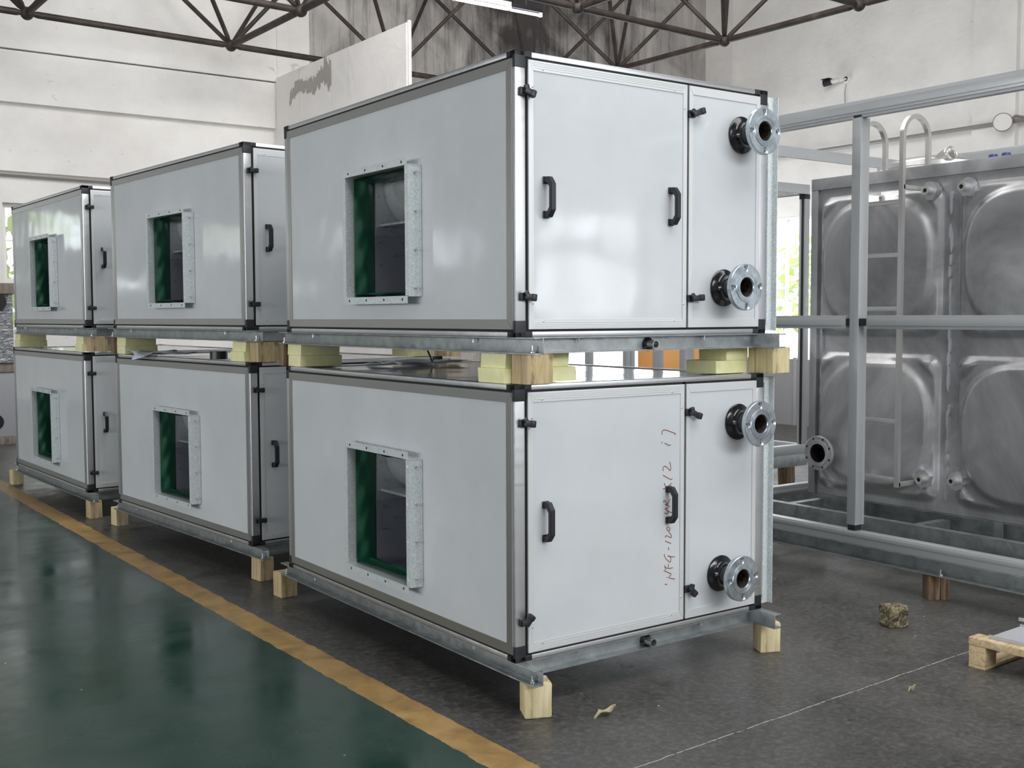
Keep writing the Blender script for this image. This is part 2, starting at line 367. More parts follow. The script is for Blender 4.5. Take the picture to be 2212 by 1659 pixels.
# white board partition rising behind the units
pt = empty('partition', (4.366, 10.1, 0)); tag(pt, 'tall white board partition with peeling brown paint, in front of the back wall', 'partition')
yy = [8.16, 9.17, 10.11, 11.07, YB-.17]
for a, b in zip(yy, yy[1:]):
    MB().box((-.03, a+.004-10.1, 0), (.03, b-.004-10.1, 4.818)).build('board', MT['board'], pt, smooth=0)
MB().box((-.018, 8.13-10.1, 0), (.018, 8.16-10.1, 4.84)).build('end_post', MT['board'], pt, smooth=0)
pm = Mat('peeled_paint', (164, 160, 156), .8).m
b = MB(); rnd = random.Random(3)
for k in range(110):
    t = k/109; y = 11.37-1.27*t; z = 4.43+.13*min(1, t*4)+.05*math.sin(t*9)+rnd.uniform(-.05, .05)
    h = rnd.uniform(.04, .09)*(.8+.7*t)*(1.6 if t > .85 else 1); w = rnd.uniform(.012, .03)
    n = 8; poly = [(-.0315, y-10.1+w*math.cos(2*PI*i/n)*rnd.uniform(.7, 1.2), z+h*math.sin(2*PI*i/n)*rnd.uniform(.7, 1.2)) for i in range(n)]
    b.prism(poly, (-.002-.00001*k, 0, 0))
b.build('peeled_patch', pm, pt, smooth=0)

# ------------------------------------------------------------------ roof space frame
def visible(p, mx=250):
    d = Vector(p)-CAM; z = d.dot(fw)
    if z < .5: return False
    x = 1106+F*d.dot(rt2)/z; y = 829.5-F*d.dot(up2)/z
    return -mx < x < 2212+mx and -mx < y < 1659
O, A_, B_ = Vector((8.253, 6.919, 4.9)), Vector((2.48, .13, 0)), Vector((-.03, 2.02, 0))
def nodeL(i, j): return O + A_*i + B_*j
def nodeU(i, j): return nodeL(i+.5, j+.5)+Vector((0, 0, 1.55))
tr = empty('roof_space_frame', (8.25, 6.92, 4.9)); tag(tr, 'rust brown tubular space frame with ball joints, carrying the roof', 'roof truss')
TB = []
def bar(name, p, q, r):
    vis = any(visible(p.lerp(q, t/8), 60) for t in range(9))
    if not vis: return
    d = (q-p).normalized(); a = p+d*.07; c = q-d*.07
    b = MB(); b.tube(a+d*.05, c-d*.05, r, 12); b.tube(a-d*.03, a+d*.05, r*.55, 10, r); b.tube(c-d*.05, c+d*.03, r, 10, r*.55)
    b.bm.transform(Matrix.Translation(-O)); b.build(name, MT['truss'], tr)
SKIP = {(-1, 1)}
I0, I1, J0, J1 = -5, 0, -3, 2
for i in range(I0, I1+1):
    for j in range(J0, J1+1):
        if not (-1.5 < nodeL(i, j).x+3 and nodeL(i, j).x < XR-.1 and nodeL(i, j).y < YB-.1): continue
        if (i, j) in SKIP: continue      # every other joint of this row is left out of the frame
        P = nodeL(i, j)
        if visible(P, 40):
            b = MB(); b.ball(P-O, .075, 14, 10); b.build('ball_joint', MT['truss'], tr)
        if i < I1 and (i+1, j) not in SKIP: bar('chord_bar', P, nodeL(i+1, j), .04)
        if j < J1 and (i, j+1) not in SKIP: bar('chord_bar', P, nodeL(i, j+1), .04)
        for di, dj in ((0, 0), (-1, 0), (0, -1), (-1, -1)):
            if nodeU(i+di, j+dj).y < YB-.01: bar('diagonal_bar', P, nodeU(i+di, j+dj), .028)

# fluorescent lights
def tube_light(x0, x1, y, z, label, dark=False):
    e = empty('tube_light', ((x0+x1)/2, y, z)); tag(e, label, 'light', 'tube lights under the roof')
    L = (x1-x0)/2
    MB().tube((-L, 0, 0), (L, 0, 0), .016, 12).build('tube', MT['tube'], e)
    MB().box((-L-.03, -.022, .03), (L+.03, .022, .075), .008).build('housing', MT['black'] if dark else MT['white'], e)
    each('end_cap', MT['white'], e, [lambda b: b.box((-L-.03, -.02, -.02), (-L, .02, .03)), lambda b: b.box((L, -.02, -.02), (L+.03, .02, .03))])
    each('hanger', MT['black'], e, [lambda b, x=x: b.tube((x, 0, .09), (x, 0, ZT-z), .006, 6) for x in (-L+.2, L-.2)])
tube_light(3.95, 5.15, 7.27, 4.9, 'lit fluorescent tube, brighter left one of the two under the roof')
tube_light(4.75, 5.95, 7.75, 5.05, 'thin lit fluorescent tube in black housing, right of the brighter tube', True)

# ------------------------------------------------------------------ air handling unit
D, WD, H = 1.288, 1.934, 1.0
def ring(b, plane, a0, a1, z0, z1, wa, wz, d0, d1, wa2=None, mitre=True):
    """flat frame; plane 'y' (runs x,z at depth y d0..d1) or 'x' (runs y,z)"""
    wa2 = wa if wa2 is None else wa2
    pt_ = (lambda a, z, d: (a, d, z)) if plane == 'y' else (lambda a, z, d: (d, a, z))
    v = Vector(pt_(0, 0, d1-d0))
    o = [(a0, z0), (a1, z0), (a1, z1), (a0, z1)]; i = [(a0+wa, z0+wz), (a1-wa2, z0+wz), (a1-wa2, z1-wz), (a0+wa, z1-wz)]
    for k in range(4):
        q = [o[k], o[(k+1) % 4], i[(k+1) % 4], i[k]]
        b.prism([pt_(a, z, d0) for a, z in q], v, .0008)
def d_handle(x, z, parent):
    b = MB(); h = .072
    outer = [(0, -h), (-.026, -h), (-.046, -h+.026), (-.046, h-.026), (-.026, h), (0, h), (0, h-.02), (-.022, h-.02), (-.034, h-.036), (-.034, -h+.036), (-.022, -h+.02), (0, -h+.02)]
    b.prism([(x-.011, y-.004, z+zz) for y, zz in outer], (.022, 0, 0), .0018)
    b.box((x-.014, -.009, z-h-.002), (x+.014, -.003, z-h+.024), .002); b.box((x-.014, -.009, z+h-.024), (x+.014, -.003, z+h+.002), .002)
    return b.build('handle', MT['black'], parent)
def latch(x, z, ang, parent, wide=.045):
    b = MB(); b.box((x-.014, -.014, z-.014), (x+.018, .0, z+.014), .003)
    b.tube((x+.008, -.012, z), (x+.008, -.03, z), .011, 14)
    Mx = Matrix.Translation((x+.008, -.024, z)) @ Matrix.Rotation(-ang, 4, 'Y')
    b.box((-.012, -.008, -.011), (wide, .008, .011), .005, Mx); b.box((wide-.016, -.011, -.013), (wide+.004, .012, .013), .005, Mx)
    Mx = Matrix.Translation((x+.008, -.024, z)) @ Matrix.Rotation(-(ang+2.2), 4, 'Y')
    b.box((-.006, -.007, -.009), (.022, .007, .009), .004, Mx)
    return b.build('latch', MT['black'], parent)
MY = Matrix.Rotation(PI/2, 4, 'X')           # local +Z -> world -Y
def water_pipe(x, z, parent):
    base = Matrix.Translation((x, 0, z)) @ MY
    p = MB(); p.lathe([(.040, -.02), (.040, .112)], 32, base); p.lathe([(.034, .112), (.034, -.02)], 32, base)
    p = p.build('water_pipe', MT['rubber'], parent, recalc=False)
    MB().lathe([(.0745, .003), (.0745, .007), (.07, .011), (.055, .015), (.0475, .022), (.044, .036), (.041, .038)], 40, base).build('pipe_collar', MT['rubber'], p)
    f = MB(); f.lathe([(.036, .108), (.090, .108), (.092, .110), (.092, .126), (.090, .128), (.060, .128), (.0585, .131), (.056, .131), (.0555, .1295), (.053, .1295), (.0525, .131), (.050, .131), (.0495, .1295), (.047, .1295), (.0465, .131), (.040, .131), (.036, .125)], 56, base, close=True)
    f = f.build('pipe_flange', MT['flange'], p)
    cs = []
    for k in range(4):
        a = k*PI/2+.05; c = Vector((x+.074*math.cos(a), 0, z+.074*math.sin(a)))
        cs.append(MB().tube(c+Vector((0, -.09, 0)), c+Vector((0, -.15, 0)), .0085, 16).build('cut', MT['flange']))
    cut(f, cs)
    MB().lathe([(.0362, .109), (.034, .127), (.0335, .02)], 32, base).build('pipe_bore', MT['bore'], p)
    return p
def channel_y(b, x0, x1, y0, y1, z0, z1, t=.004, open_to=-1):
    """C channel along Y; flanges x0..x1; web on the side away from open_to"""
    if open_to < 0: b.box((x1-t, y0, z0), (x1, y1, z1), .0008); xa, xb = x0, x1-t
    else: b.box((x0, y0, z0), (x0+t, y1, z1), .0008); xa, xb = x0+t, x1
    b.box((xa, y0, z0), (xb, y1, z0+t+.001), .0008); b.box((xa, y0, z1-t-.001), (xb, y1, z1), .0008)
def channel_x(b, y0, y1, x0, x1, z0, z1, t=.004, open_to=-1):
    if open_to < 0: b.box((x0, y1-t, z0), (x1, y1, z1)); ya, yb = y0, y1-t
    else: b.box((x0, y0, z0), (x1, y0+t, z1)); ya, yb = y0+t, y1
    b.box((x0, ya, z0), (x1, yb, z0+t+.001)); b.box((x0, ya, z1-t-.001), (x1, yb, z1))
def make_unit(latches, dz=0.0):
    r = empty('air_handling_unit')
    # profiles
    b = MB(); T = .019
    for x0, x1 in ((0, .046), (D-.043, D)):
        for y0, y1 in ((0, .0125), (WD-.034, WD)):
            b.box((x0, y0, T), (x1, y1, H-T), .005, seg=3)
    for z0, z1 in ((0, T), (H-T, H)):
        b.box((0, 0, z0), (D, .045, z1), .003); b.box((0, WD-.045, z0), (D, WD, z1), .003)
        b.box((0, .046, z0), (.045, WD-.046, z1), .003); b.box((D-.045, .046, z0), (D, WD-.046, z1), .003)
    b.build('frame', MT['alu'], r)
    # corner caps
    for sx_ in (0, 1):
        for sy in (0, 1):
            for sz in (0, 1):
                b = MB(); e = .0016; vy = .0125 if sy == 0 else .034
                fx = (lambda v: v) if sx_ == 0 else (lambda v: D-v)
                fy = (lambda v: v) if sy == 0 else (lambda v: WD-v)
                fz = (lambda v: v) if sz == 0 else (lambda v: H-v)
                for (ax, ay, az) in ((.075, .03, T), (.03, .05, T), (.047, vy, .058)):
                    b.box((fx(-e), fy(-e), fz(-e)), (fx(ax), fy(ay), fz(az+e*.5)), .004, seg=3)
                b.build('corner_cap', MT['black'], r)
    # gasket strips set back in the joints
    b = MB(); g0 = .006
    ring(b, 'y', .044, D-.040, .018, H-.018, .014, .010, g0, g0+.004)
    b.box((.826, g0, .02), (.840, g0+.004, H-.02))
    ring(b, 'x', .011, WD-.030, .018, H-.018, .006, .010, .004, .008)
    b.build('gasket', MT['gasket'], r)
    # door
    d = MB(); d.box((.0585, -.001, .0275), (.8265, .028, H-.0275)); d = d.build('door', MT['panel'], r)
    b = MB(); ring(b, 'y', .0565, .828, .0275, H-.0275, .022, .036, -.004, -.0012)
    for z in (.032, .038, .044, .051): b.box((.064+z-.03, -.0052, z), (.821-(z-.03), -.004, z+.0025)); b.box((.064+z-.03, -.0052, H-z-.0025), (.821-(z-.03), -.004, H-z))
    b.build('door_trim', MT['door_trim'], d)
    each('screw', MT['zinc'], d, [lambda b, a=a, z=z: b.ball((a, -.004, z), .0042, 10, 6, (1, .5, 1)) for a, z in [(.12, .055), (.76, .055), (.12, H-.055), (.76, H-.055), (.074, .12), (.074, H-.12), (.812, .12), (.812, H-.12)]])
    d_handle(.133, .497+dz, d); d_handle(.742, .497+dz, d)
    for x, z, a, w in latches: latch(x, z, a, r, w)
    # pipe panel
    d = MB(); d.box((.8395, -.001, .0275), (1.2415, .028, H-.0275)); d = d.build('pipe_panel', MT['panel'], r)
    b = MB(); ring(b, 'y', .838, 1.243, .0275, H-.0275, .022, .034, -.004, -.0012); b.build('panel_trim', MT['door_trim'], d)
    water_pipe(1.133, .806, r); water_pipe(1.036, .186, r)
    # outlet side panel with a square opening
    y1, y2, z1, z2 = .645, 1.183, .157, .673
    d = MB()
    for a in (((.0155, .0275), (y1, H-.0275)), ((y2, .0275), (WD-.0375, H-.0275)), ((y1, .0275), (y2, z1)), ((y1, z2), (y2, H-.0275))):
        d.box((-.001, a[0][0], a[0][1]), (.028, a[1][0], a[1][1]))
    d = d.build('outlet_panel', MT['panel'], r)
    b = MB(); ring(b, 'x', .0155, WD-.037, .0275, H-.0275, .033, .036, -.004, -.0012, .034); b.build('panel_trim', MT['trim'], d)
    b = MB(); b.box((.03, .05, H-.016), (D-.03, WD-.05, H-.004)); b.build('top_panel', MT['panel'], r)
    MB().box((D-.03, .05, .03), (D-.004, WD-.05, H-.03)).build('intake_panel', MT['panel'], r); MB().box((.05, WD-.03, .03), (D-.05, WD-.004, H-.03)).build('rear_panel', MT['panel'], r)
    b = MB(); b.box((.03, .05, .004), (D-.03, WD-.05, .016)); b.build('bottom_panel', MT['panel'], r)
    # outlet connector
    c = MB(); t = .0025; xf = -.055
    c.box((xf, y1-.005, z2), (.0, y2+.025, z2+t)); c.box((xf-t, y1+.012, z2), (xf, y2+.027, z2+.030)); c.box((-.004, y1+.004, z2+t), (-.0015, y2+.02, z2+.030))
    c.box((xf, y1-.005, z1-t), (.0, y2+.025, z1)); c.box((xf-t, y1+.012, z1-.030), (xf, y2+.027, z1)); c.box((-.004, y1+.004, z1-.030), (-.0015, y2+.02, z1-t))
    c.box((xf, y2-t, z1), (.028, y2, z2)); c.box((xf-t, y2-t, z1+.001), (xf, y2+.026, z2-.001))
    c.box((xf, y1-t, z1), (.028, y1, z2)); c.box((xf-t, y1-t, z1+.001), (xf, y1+.026, z2-.001))
    c.box((-.028, y1-.006, z1), (-.026, y1-t, z2)); c.box((-.006, y1-.012, z1), (-.003, y1-t, z2))
    c = c.build('outlet_connector', MT['galv'], r)
    zs = [z1+.03+(z2-z1-.06)*k/3 for k in range(4)]
    each('bolt', MT['zinc'], c, [lambda b, z=z: (b.tube((-.027, y1-.002, z), (-.027, y1-.016, z), .0048, 6), b.tube((-.022, y1-.009, z), (-.034, y1-.009, z), .0035, 8)) for z in zs])
    each('rivet_or_lit_hole', MT['white'], c, [lambda b, z=z: b.tube((xf-.002, y1+.013, z), (xf-.0035, y1+.013, z), .006, 12) for z in zs])  # white discs on the lip: brightness seen through its holes, painted on
    each('bolt_hole', MT['dark'], c, [lambda b, y=y1+.05+(y2-y1-.08)*k/3, z=z: b.tube((xf-.0032, y, z), (xf-.002, y, z), .0055, 12) for k in range(4) for z in (z2+.014, z1-.014)])
    # canvas sleeve
    b = MB(); rn = random.Random(11)
    def wav(u, v): return .007*math.sin(9*v+3*u)+.004*math.sin(23*v-7*u)+.005*math.sin(5*u+14*v)
    b.grid(lambda u, v: Vector((-.022+.10*u, y2-.016-.012*math.sin(PI*u)+wav(u, v)*math.sin(PI*min(1, u*1.3+.05))*.9, z1+.004+(z2-z1-.008)*v)), 10, 40)
    b.grid(lambda u, v: Vector((-.022+.10*u, y1+.012+(y2-y1-.024)*v, z2-.012+wav(u, v)*.5)), 8, 24)
    b.grid(lambda u, v: Vector((-.022+.10*u, y1+.012+(y2-y1-.024)*v, z1+.014+wav(v, u)*.5)), 8, 24)
    b.grid(lambda u, v: Vector((-.022+.10*u, y1+.014, z1+.004+(z2-z1-.008)*v)), 4, 8)
    b.build('canvas_sleeve', MT['canvas'], r, recalc=False)
    # fan
    f = MB(); f.box((.075, y2-.022, z1-.02), (.62, y2-.019, z2+.03)); f.box((.075, y1-.01, z1-.03), (.62, y2, z1-.02))
    f.box((.075, y1-.013, z1-.02), (.62, y1-.01, z2+.03)); f.box((.075, y1-.01, z2+.03), (.62, y2, z2+.04))
    f.box((.60, y1-.01, z1-.02), (.62, y2-.02, z2+.03))
    f = f.build('fan_housing', MT['fan_dark'], r)
    b = MB(); cx, cz, rr = .29, .64, .17
    b.grid(lambda u, v: Vector((cx+rr*math.cos(PI*.75+PI*.80*u), y1+(y2-.0265-y1)*v, cz+rr*math.sin(PI*.75+PI*.80*u))), 24, 4)
    b.box((.10, y1, .470), (.20, y2-.026, .474)); b.tube((.10, y1, .474), (.10, y2-.027, .474), .006, 10)
    b.box((.078, y2-.0255, .43), (.30, y2-.0235, z2+.02))
    b.build('scroll_sheet', MT['fan'], f, recalc=False)
    each('fan_screw', MT['zinc'], f, [lambda b, x=x, z=z: b.tube((x, y2-.0265, z), (x, y2-.038, z), .0035, 8) for x, z in ((.095, .40), (.095, .30), (.16, .345), (.21, .40), (.095, .60))])
    # intake collar on the far side
    b = MB()
    b.box((D, .028, .01), (D+.072, .031, .985)); b.box((D+.070, .004, .01), (D+.073, .028, .985)); b.box((D+.03, .02, .04), (D+.045, .027, .96))
    b.box((D, .032, .01), (D+.07, WD-.1, .013)); b.box((D, .032, .982), (D+.07, WD-.1, .985)); b.box((D, WD-.1, .01), (D+.07, WD-.097, .985))
    ic = b.build('intake_collar', MT['galv'], r)
    each('rivet_or_lit_hole', MT['zinc'], ic, [lambda b, z=z: b.ball((D+.02, .027, z), .006, 10, 6, (1, .5, 1)) for z in (.06, .14, .86, .94)])
    each('bolt_hole', MT['white'], ic, [lambda b, z=z: b.tube((D+.0705, .015, z), (D+.069, .015, z), .006, 12) for z in (.25, .6, .78)])
    # base frame of galvanised channel
    z0 = -.060
    b = MB(); channel_y(b, 0, .041, -.112, WD+.11, z0, -.0005, open_to=-1); channel_y(b, D-.041, D, -.112, WD+.11, z0, -.0005, open_to=1)
    channel_x(b, .001, .037, .042, D-.042, z0, -.0005, open_to=-1); channel_x(b, WD-.037, WD, .042, D-.042, z0, -.0005, open_to=1)
    channel_x(b, WD/2, WD/2+.036, .042, D-.042, z0, -.0005, open_to=-1)
    bf = b.build('base_frame', MT['channel'], r)
    each('base_bolt', MT['zinc'], bf, [lambda b, x=x, y=y: (b.tube((x, y, -.004), (x, y, -.024), .003, 8), b.tube((x, y, -.006), (x, y, -.012), .0065, 6)) for x, y in ((.02, .3), (.02, WD-.25), (.3, .018), (.95, .018))])
    each('base_bolt', MT['zinc'], bf, [lambda b, y=y: (b.tube((.02, y, z0+.006), (.02, y, z0+.032), .0035, 8), b.tube((.02, y, z0+.006), (.02, y, z0+.010), .010, 12), b.tube((.02, y, z0+.010), (.02, y, z0+.015), .007, 6)) for y in (-.075, WD+.08)])
    # drain
    p = MB(); p.lathe([(.0165, .0), (.0165, .055), (.0140, .055), (.0140, .0)], 24, Matrix.Translation((.655, .038, -.036)) @ MY)
    p = p.build('drain_pipe', MT['zinc'], r)
    MB().lathe([(.0165, .004), (.027, .004), (.027, .010), (.0165, .018)], 28, Matrix.Translation((.655, .038, -.036)) @ MY).build('drain_grommet', MT['rubber'], p)
    return r
ZU, ZB = 1.3583, .1871
LA = [(.030, .859, -.35, .030), (.030, .143, -.12, .030), (.845, .862, .35, .045), (.845, .142, .08, .045)]
LB = [(.030, .864, -.12, .030), (.030, .146, .85, .030), (.845, .860, -.4, .045), (.845, .149, -.9, .030)]
LC = [(.030, .85, 0, .030), (.030, .14, 0, .030)]
GU = 'air handling units in three stacks of two'
u1u = make_unit(LA); u1u.location = (.0059, .0006, ZU-.0015); u1u.rotation_euler = (0, 0, -.0014)
u1l = make_unit(LB, .004); u1l.location = (0, 0, ZB)
u2u = make_unit(LC); u2u.location = (.0254, 2.4963, ZU+.0018); u2u.rotation_euler = (0, 0, .0749)
def dup(o, loc, rz): c = copy_tree(o); c.location = loc; c.rotation_euler = (0, 0, rz); return c
u2l = dup(u2u, (.0423, 2.5026, ZB-.0004), .0802)
u3u = dup(u2u, (-.158, 4.9751, ZU-.0003), .0364)
u3l = dup(u2u, (-.1687, 4.989, ZB-.0022), .039)
tag(u1u, 'white panelled air handling unit with clean door and two flanged pipes, top of nearest stack', 'air handling unit', GU)
tag(u1l, 'white panelled air handling unit with red handwriting on its door, bottom of nearest stack', 'air handling unit', GU)
tag(u2u, 'white panelled air handling unit on top of the middle stack', 'air handling unit', GU)
tag(u2l, 'white panelled air handling unit at the bottom of the middle stack', 'air handling unit', GU)
tag(u3u, 'white panelled air handling unit on top of the farthest, leftmost stack', 'air handling unit', GU)
tag(u3l, 'white panelled air handling unit at the bottom of the farthest, leftmost stack', 'air handling unit', GU)
# handwriting on the lower door (door plane, metres from the unit's corner)
WR = [[(0.71, 0.7791), (0.7071, 0.7873), (0.7124, 0.7958), (0.7217, 0.798), (0.7453, 0.7914), (0.7706, 0.7828), (0.7811, 0.7798), (0.7786, 0.7723)], [(0.7055, 0.746), (0.712, 0.7506)], [(0.7221, 0.7439), (0.7315, 0.7423), (0.7378, 0.7379), (0.7472, 0.7343), (0.7561, 0.7355)], [(0.7165, 0.636), (0.7139, 0.6448), (0.7186, 0.653), (0.7273, 0.6541), (0.7368, 0.6483), (0.7542, 0.6333), (0.7576, 0.647), (0.7502, 0.6697)], [(0.715, 0.6193), (0.7308, 0.6109), (0.7561, 0.5987), (0.7624, 0.5986), (0.7655, 0.6011)], [(0.7221, 0.5873), (0.7263, 0.5777), (0.7326, 0.5689)], [(0.7147, 0.5636), (0.7342, 0.5688), (0.7499, 0.5767), (0.7615, 0.5838)], [(0.7534, 0.521), (0.7456, 0.509), (0.7393, 0.501), (0.7315, 0.4976)], [(0.7188, 0.5105), (0.7194, 0.5174), (0.7257, 0.5173), (0.7393, 0.5026)], [(0.7261, 0.504), (0.7394, 0.4979), (0.753, 0.4902)], [(0.7426, 0.4871), (0.7268, 0.4853), (0.7379, 0.4771), (0.7458, 0.4728), (0.7412, 0.4651), (0.7317, 0.4649), (0.7238, 0.4693)], [(0.7395, 0.4746), (0.7643, 0.4657)], [(0.7464, 0.3932), (0.7359, 0.4026), (0.7383, 0.411), (0.7462, 0.4119), (0.7536, 0.4041), (0.7527, 0.396), (0.7464, 0.3932)], [(0.7282, 0.3696), (0.7307, 0.3763), (0.7402, 0.3757), (0.7592, 0.3652), (0.7624, 0.3679), (0.7591, 0.3788), (0.748, 0.3907)], [(0.7286, 0.356), (0.7451, 0.3489), (0.7594, 0.3436)], [(0.7462, 0.3295), (0.7478, 0.3239), (0.7472, 0.3169)], [(0.7264, 0.3043), (0.7233, 0.3005), (0.7329, 0.2848), (0.7551, 0.2673), (0.7599, 0.2742), (0.7582, 0.2885), (0.7423, 0.2965), (0.7566, 0.2906), (0.7811, 0.2863)], [(0.7456, 0.2631), (0.7457, 0.249)], [(0.7261, 0.2599), (0.7299, 0.25), (0.7521, 0.2435), (0.7706, 0.2438)], [(0.7261, 0.2599), (0.7316, 0.2404)], [(0.7221, 0.2389), (0.7427, 0.2295), (0.7641, 0.219)], [(0.7603, 0.2153), (0.7492, 0.2109)], [(0.7371, 0.2103), (0.7413, 0.2085)], [(0.7476, 0.2076), (0.7651, 0.2011), (0.7818, 0.1969)], [(0.7281, 0.1838), (0.7405, 0.1809)]]
b = MB()
for s_ in WR:
    for p, q in zip(s_, s_[1:]):
        b.tube((p[0], -.0012, p[1]), (q[0], -.0012, q[1]), .0015, 6)
dr = [c for c in u1l.children if c.name.startswith('door')][0]
tag(b.build('handwriting', MT['marker'], dr, smooth=0), 'red marker writing 1NFG-120 4R X12 17 running up the door')

# ------------------------------------------------------------------ timber and foam
def wblock(name_mat, x, y, rz, sx_, sy, z0, z1, label, group, bev=.006, seed=0):
    b = MB(); b.box((0, 0, z0), (sx_, sy, z1), bev)
    rn = random.Random(seed+17)
    for v in b.bm.verts: v.co += Vector((rn.uniform(-.002, .002), rn.uniform(-.002, .002), 0))
    o = b.build('wood_block', MT[name_mat], None, 30); o.location = (x, y, 0); o.rotation_euler = (0, 0, rz)
    return tag(o, label, 'wood block', group)
GF = 'timber blocks on the floor under the units'; zf = ZB-.0605
wblock('wood', -.005, -.062, -.44, .100, .10, 0, zf, 'pale timber block on the floor under the near corner of the nearest stack', GF, .009, 1)
wblock('wood', 1.268, -.018, -.45, .090, .09, 0, zf, 'pale timber block on the floor under the right corner of the nearest stack', GF, .006, 2)
wblock('wood_b', .006, 2.047, .05, .088, .095, 0, zf, 'split timber block on the floor under the left end of the nearest stack', GF, .005, 3)
wblock('wood_b', .060, 2.445, .12, .085, .10, 0, zf-.0005, 'square timber block under the right end of the middle stack outlet side', GF, .005, 4)
wblock('wood', -.098, 4.555, .12, .085, .09, 0, zf-.0005, 'timber block on the floor under the left end of the middle stack', GF, .005, 5)
wblock('wood_b', -.165, 4.955, .05, .085, .10, 0, zf-.0025, 'timber block under the right end of the farthest stack', GF, .005, 6)
wblock('wood', -.262, 7.02, .05, .09, .10, 0, zf-.0025, 'timber block under the far left end of the farthest stack', GF, .005, 7)
GW = 'timber blocks between upper and lower units'; GM = 'yellow foam pads between upper and lower units'
def foam(ref, x0, x1, y0, y1, z0, z1, label, rz=0, seed=0):
    b = MB(); b.box((x0, y0, z0), (x1, y1, z1), .003)
    rn = random.Random(seed)
    dx = rn.uniform(-.004, .004)
    for v in b.bm.verts:
        if v.co.z > (z0+z1)/2: v.co.x += dx
    o = b.build('foam_pad', MT['foam'], None, 30); o.location = (ref.location.x, ref.location.y, 0); o.rotation_euler = (0, 0, ref.rotation_euler.z)
    return tag(o, label, 'foam pad', GM)
def wb2(ref, mat, x, y, sx_, sy, label, rz=0, seed=0, z0=1.188, z1=1.2965):
    c, s_ = math.cos(ref.rotation_euler.z), math.sin(ref.rotation_euler.z)
    return wblock(mat, ref.location.x+c*x-s_*y, ref.location.y+s_*x+c*y, ref.rotation_euler.z+rz, sx_, sy, z0, z1, label, GW, .003, seed)
ZG, ZM, ZH = 1.1885, 1.2425, 1.2965
def gap(ref, nm, corners, seed=0):
    if 'N' in corners:
        foam(ref, .010, .345, .078, .245, ZG, ZM, 'lower yellow foam pad at the near corner of the %s' % nm, seed=seed+1)
        foam(ref, .020, .310, .084, .245, ZM, ZH, 'upper yellow foam pad at the near corner of the %s' % nm, seed=seed+2)
        wb2(ref, 'wood_b', .043, -.017, .118, .088, 'knotty timber block between units at the near corner of the %s' % nm, seed=seed, rz=.02)
    if 'R' in corners:
        foam(ref, 1.090, 1.275, .080, .255, ZG, ZM, 'lower yellow foam pad at the right corner of the %s' % nm, seed=seed+3)
        foam(ref, 1.145, 1.275, .074, .235, ZM, ZH, 'upper yellow foam pad at the right corner of the %s' % nm, seed=seed+4)
        wb2(ref, 'wood_b' if seed else 'wood', 1.283, -.055, .105, .135, 'timber block between units at the right corner of the %s' % nm, seed=seed+1)
    if 'L' in corners:
        foam(ref, .020, .245, 1.815, 1.955, ZG, ZM, 'lower yellow foam pad at the left end of the %s' % nm, seed=seed+5)
        foam(ref, .030, .240, 1.830, 1.985, ZM, ZH, 'upper yellow foam pad at the left end of the %s' % nm, seed=seed+6)
        if nm != 'farthest stack':
            wb2(ref, 'wood_d', .01, 1.99, .10, .055, 'brown split timber block between units at the left end of the %s' % nm, seed=seed+2)
    if 'F' in corners:
        foam(ref, 1.10, 1.28, 1.70, 1.86, ZG, ZM, 'lower yellow foam pad at the far corner of the %s' % nm, seed=seed+7)
        foam(ref, 1.09, 1.28, 1.69, 1.86, ZM, ZH, 'upper yellow foam pad at the far corner of the %s' % nm, seed=seed+8)
gap(u1l, 'nearest stack', 'NRLF'); gap(u2l, 'middle stack', 'NRL', 20); gap(u3l, 'farthest stack', 'NL', 40)

# odds and ends on the lower units
b = MB(); b.grid(lambda u, v: Vector((-.115+.30*u+.03*math.sin(9*v), 4.22-.52*v+.04*math.sin(7*u), 1.206+.012*math.sin(9*u)*math.sin(7*v)+(.012-.055*math.sin(PI*v)**2)*max(0, 1-u/.12))), 16, 16)
md = b.build('plastic_sheet', MT['paper'], None, 60, False); md.modifiers.new('s', 'SOLIDIFY').thickness = .0015
tag(md, 'crumpled pale plastic sheet lying on the lower unit of the middle stack', 'plastic sheet')
b = MB(); b.grid(lambda u, v: Vector((.42+.46*u, 1.55+.36*v+.05*u, 1.2005+.005*math.sin(9*u+4*v)+.005*math.sin(11*v))), 16, 12)
md = b.build('plastic_sheet', MT['paper'], None, 60, False); md.modifiers.new('s', 'SOLIDIFY').thickness = .0015
tag(md, 'flat dark film sheet lying on the lower unit of the nearest stack', 'plastic sheet')
e = empty('tape_roll', (.085, 3.06, 1.189)); tag(e, 'small roll of black tape on the lower unit of the middle stack', 'tape roll')
MB().lathe([(.036, 0), (.052, 0), (.052, .045), (.036, .045)], 32, close=True).build('tape', MT['tape'], e)
MB().lathe([(.033, .001), (.036, .001), (.036, .044), (.033, .044)], 32, close=True).build('core', MT['grey_panel'], e)
tag(MB().path([Vector(p) for p in ((.66, 1.70, 1.297), (.662, 1.69, 1.27), (.67, 1.675, 1.235), (.68, 1.66, 1.192))], .005, 8).build('cable', MT['black']), 'black cable end hanging in the gap of the nearest stack', 'cable')
tag(MB().path([Vector(p) for p in ((.28, 3.2, 1.297), (.285, 3.19, 1.26), (.30, 3.18, 1.22), (.31, 3.17, 1.192))], .005, 8).build('cable', MT['black']), 'black cable end hanging in the gap of the middle stack', 'cable')

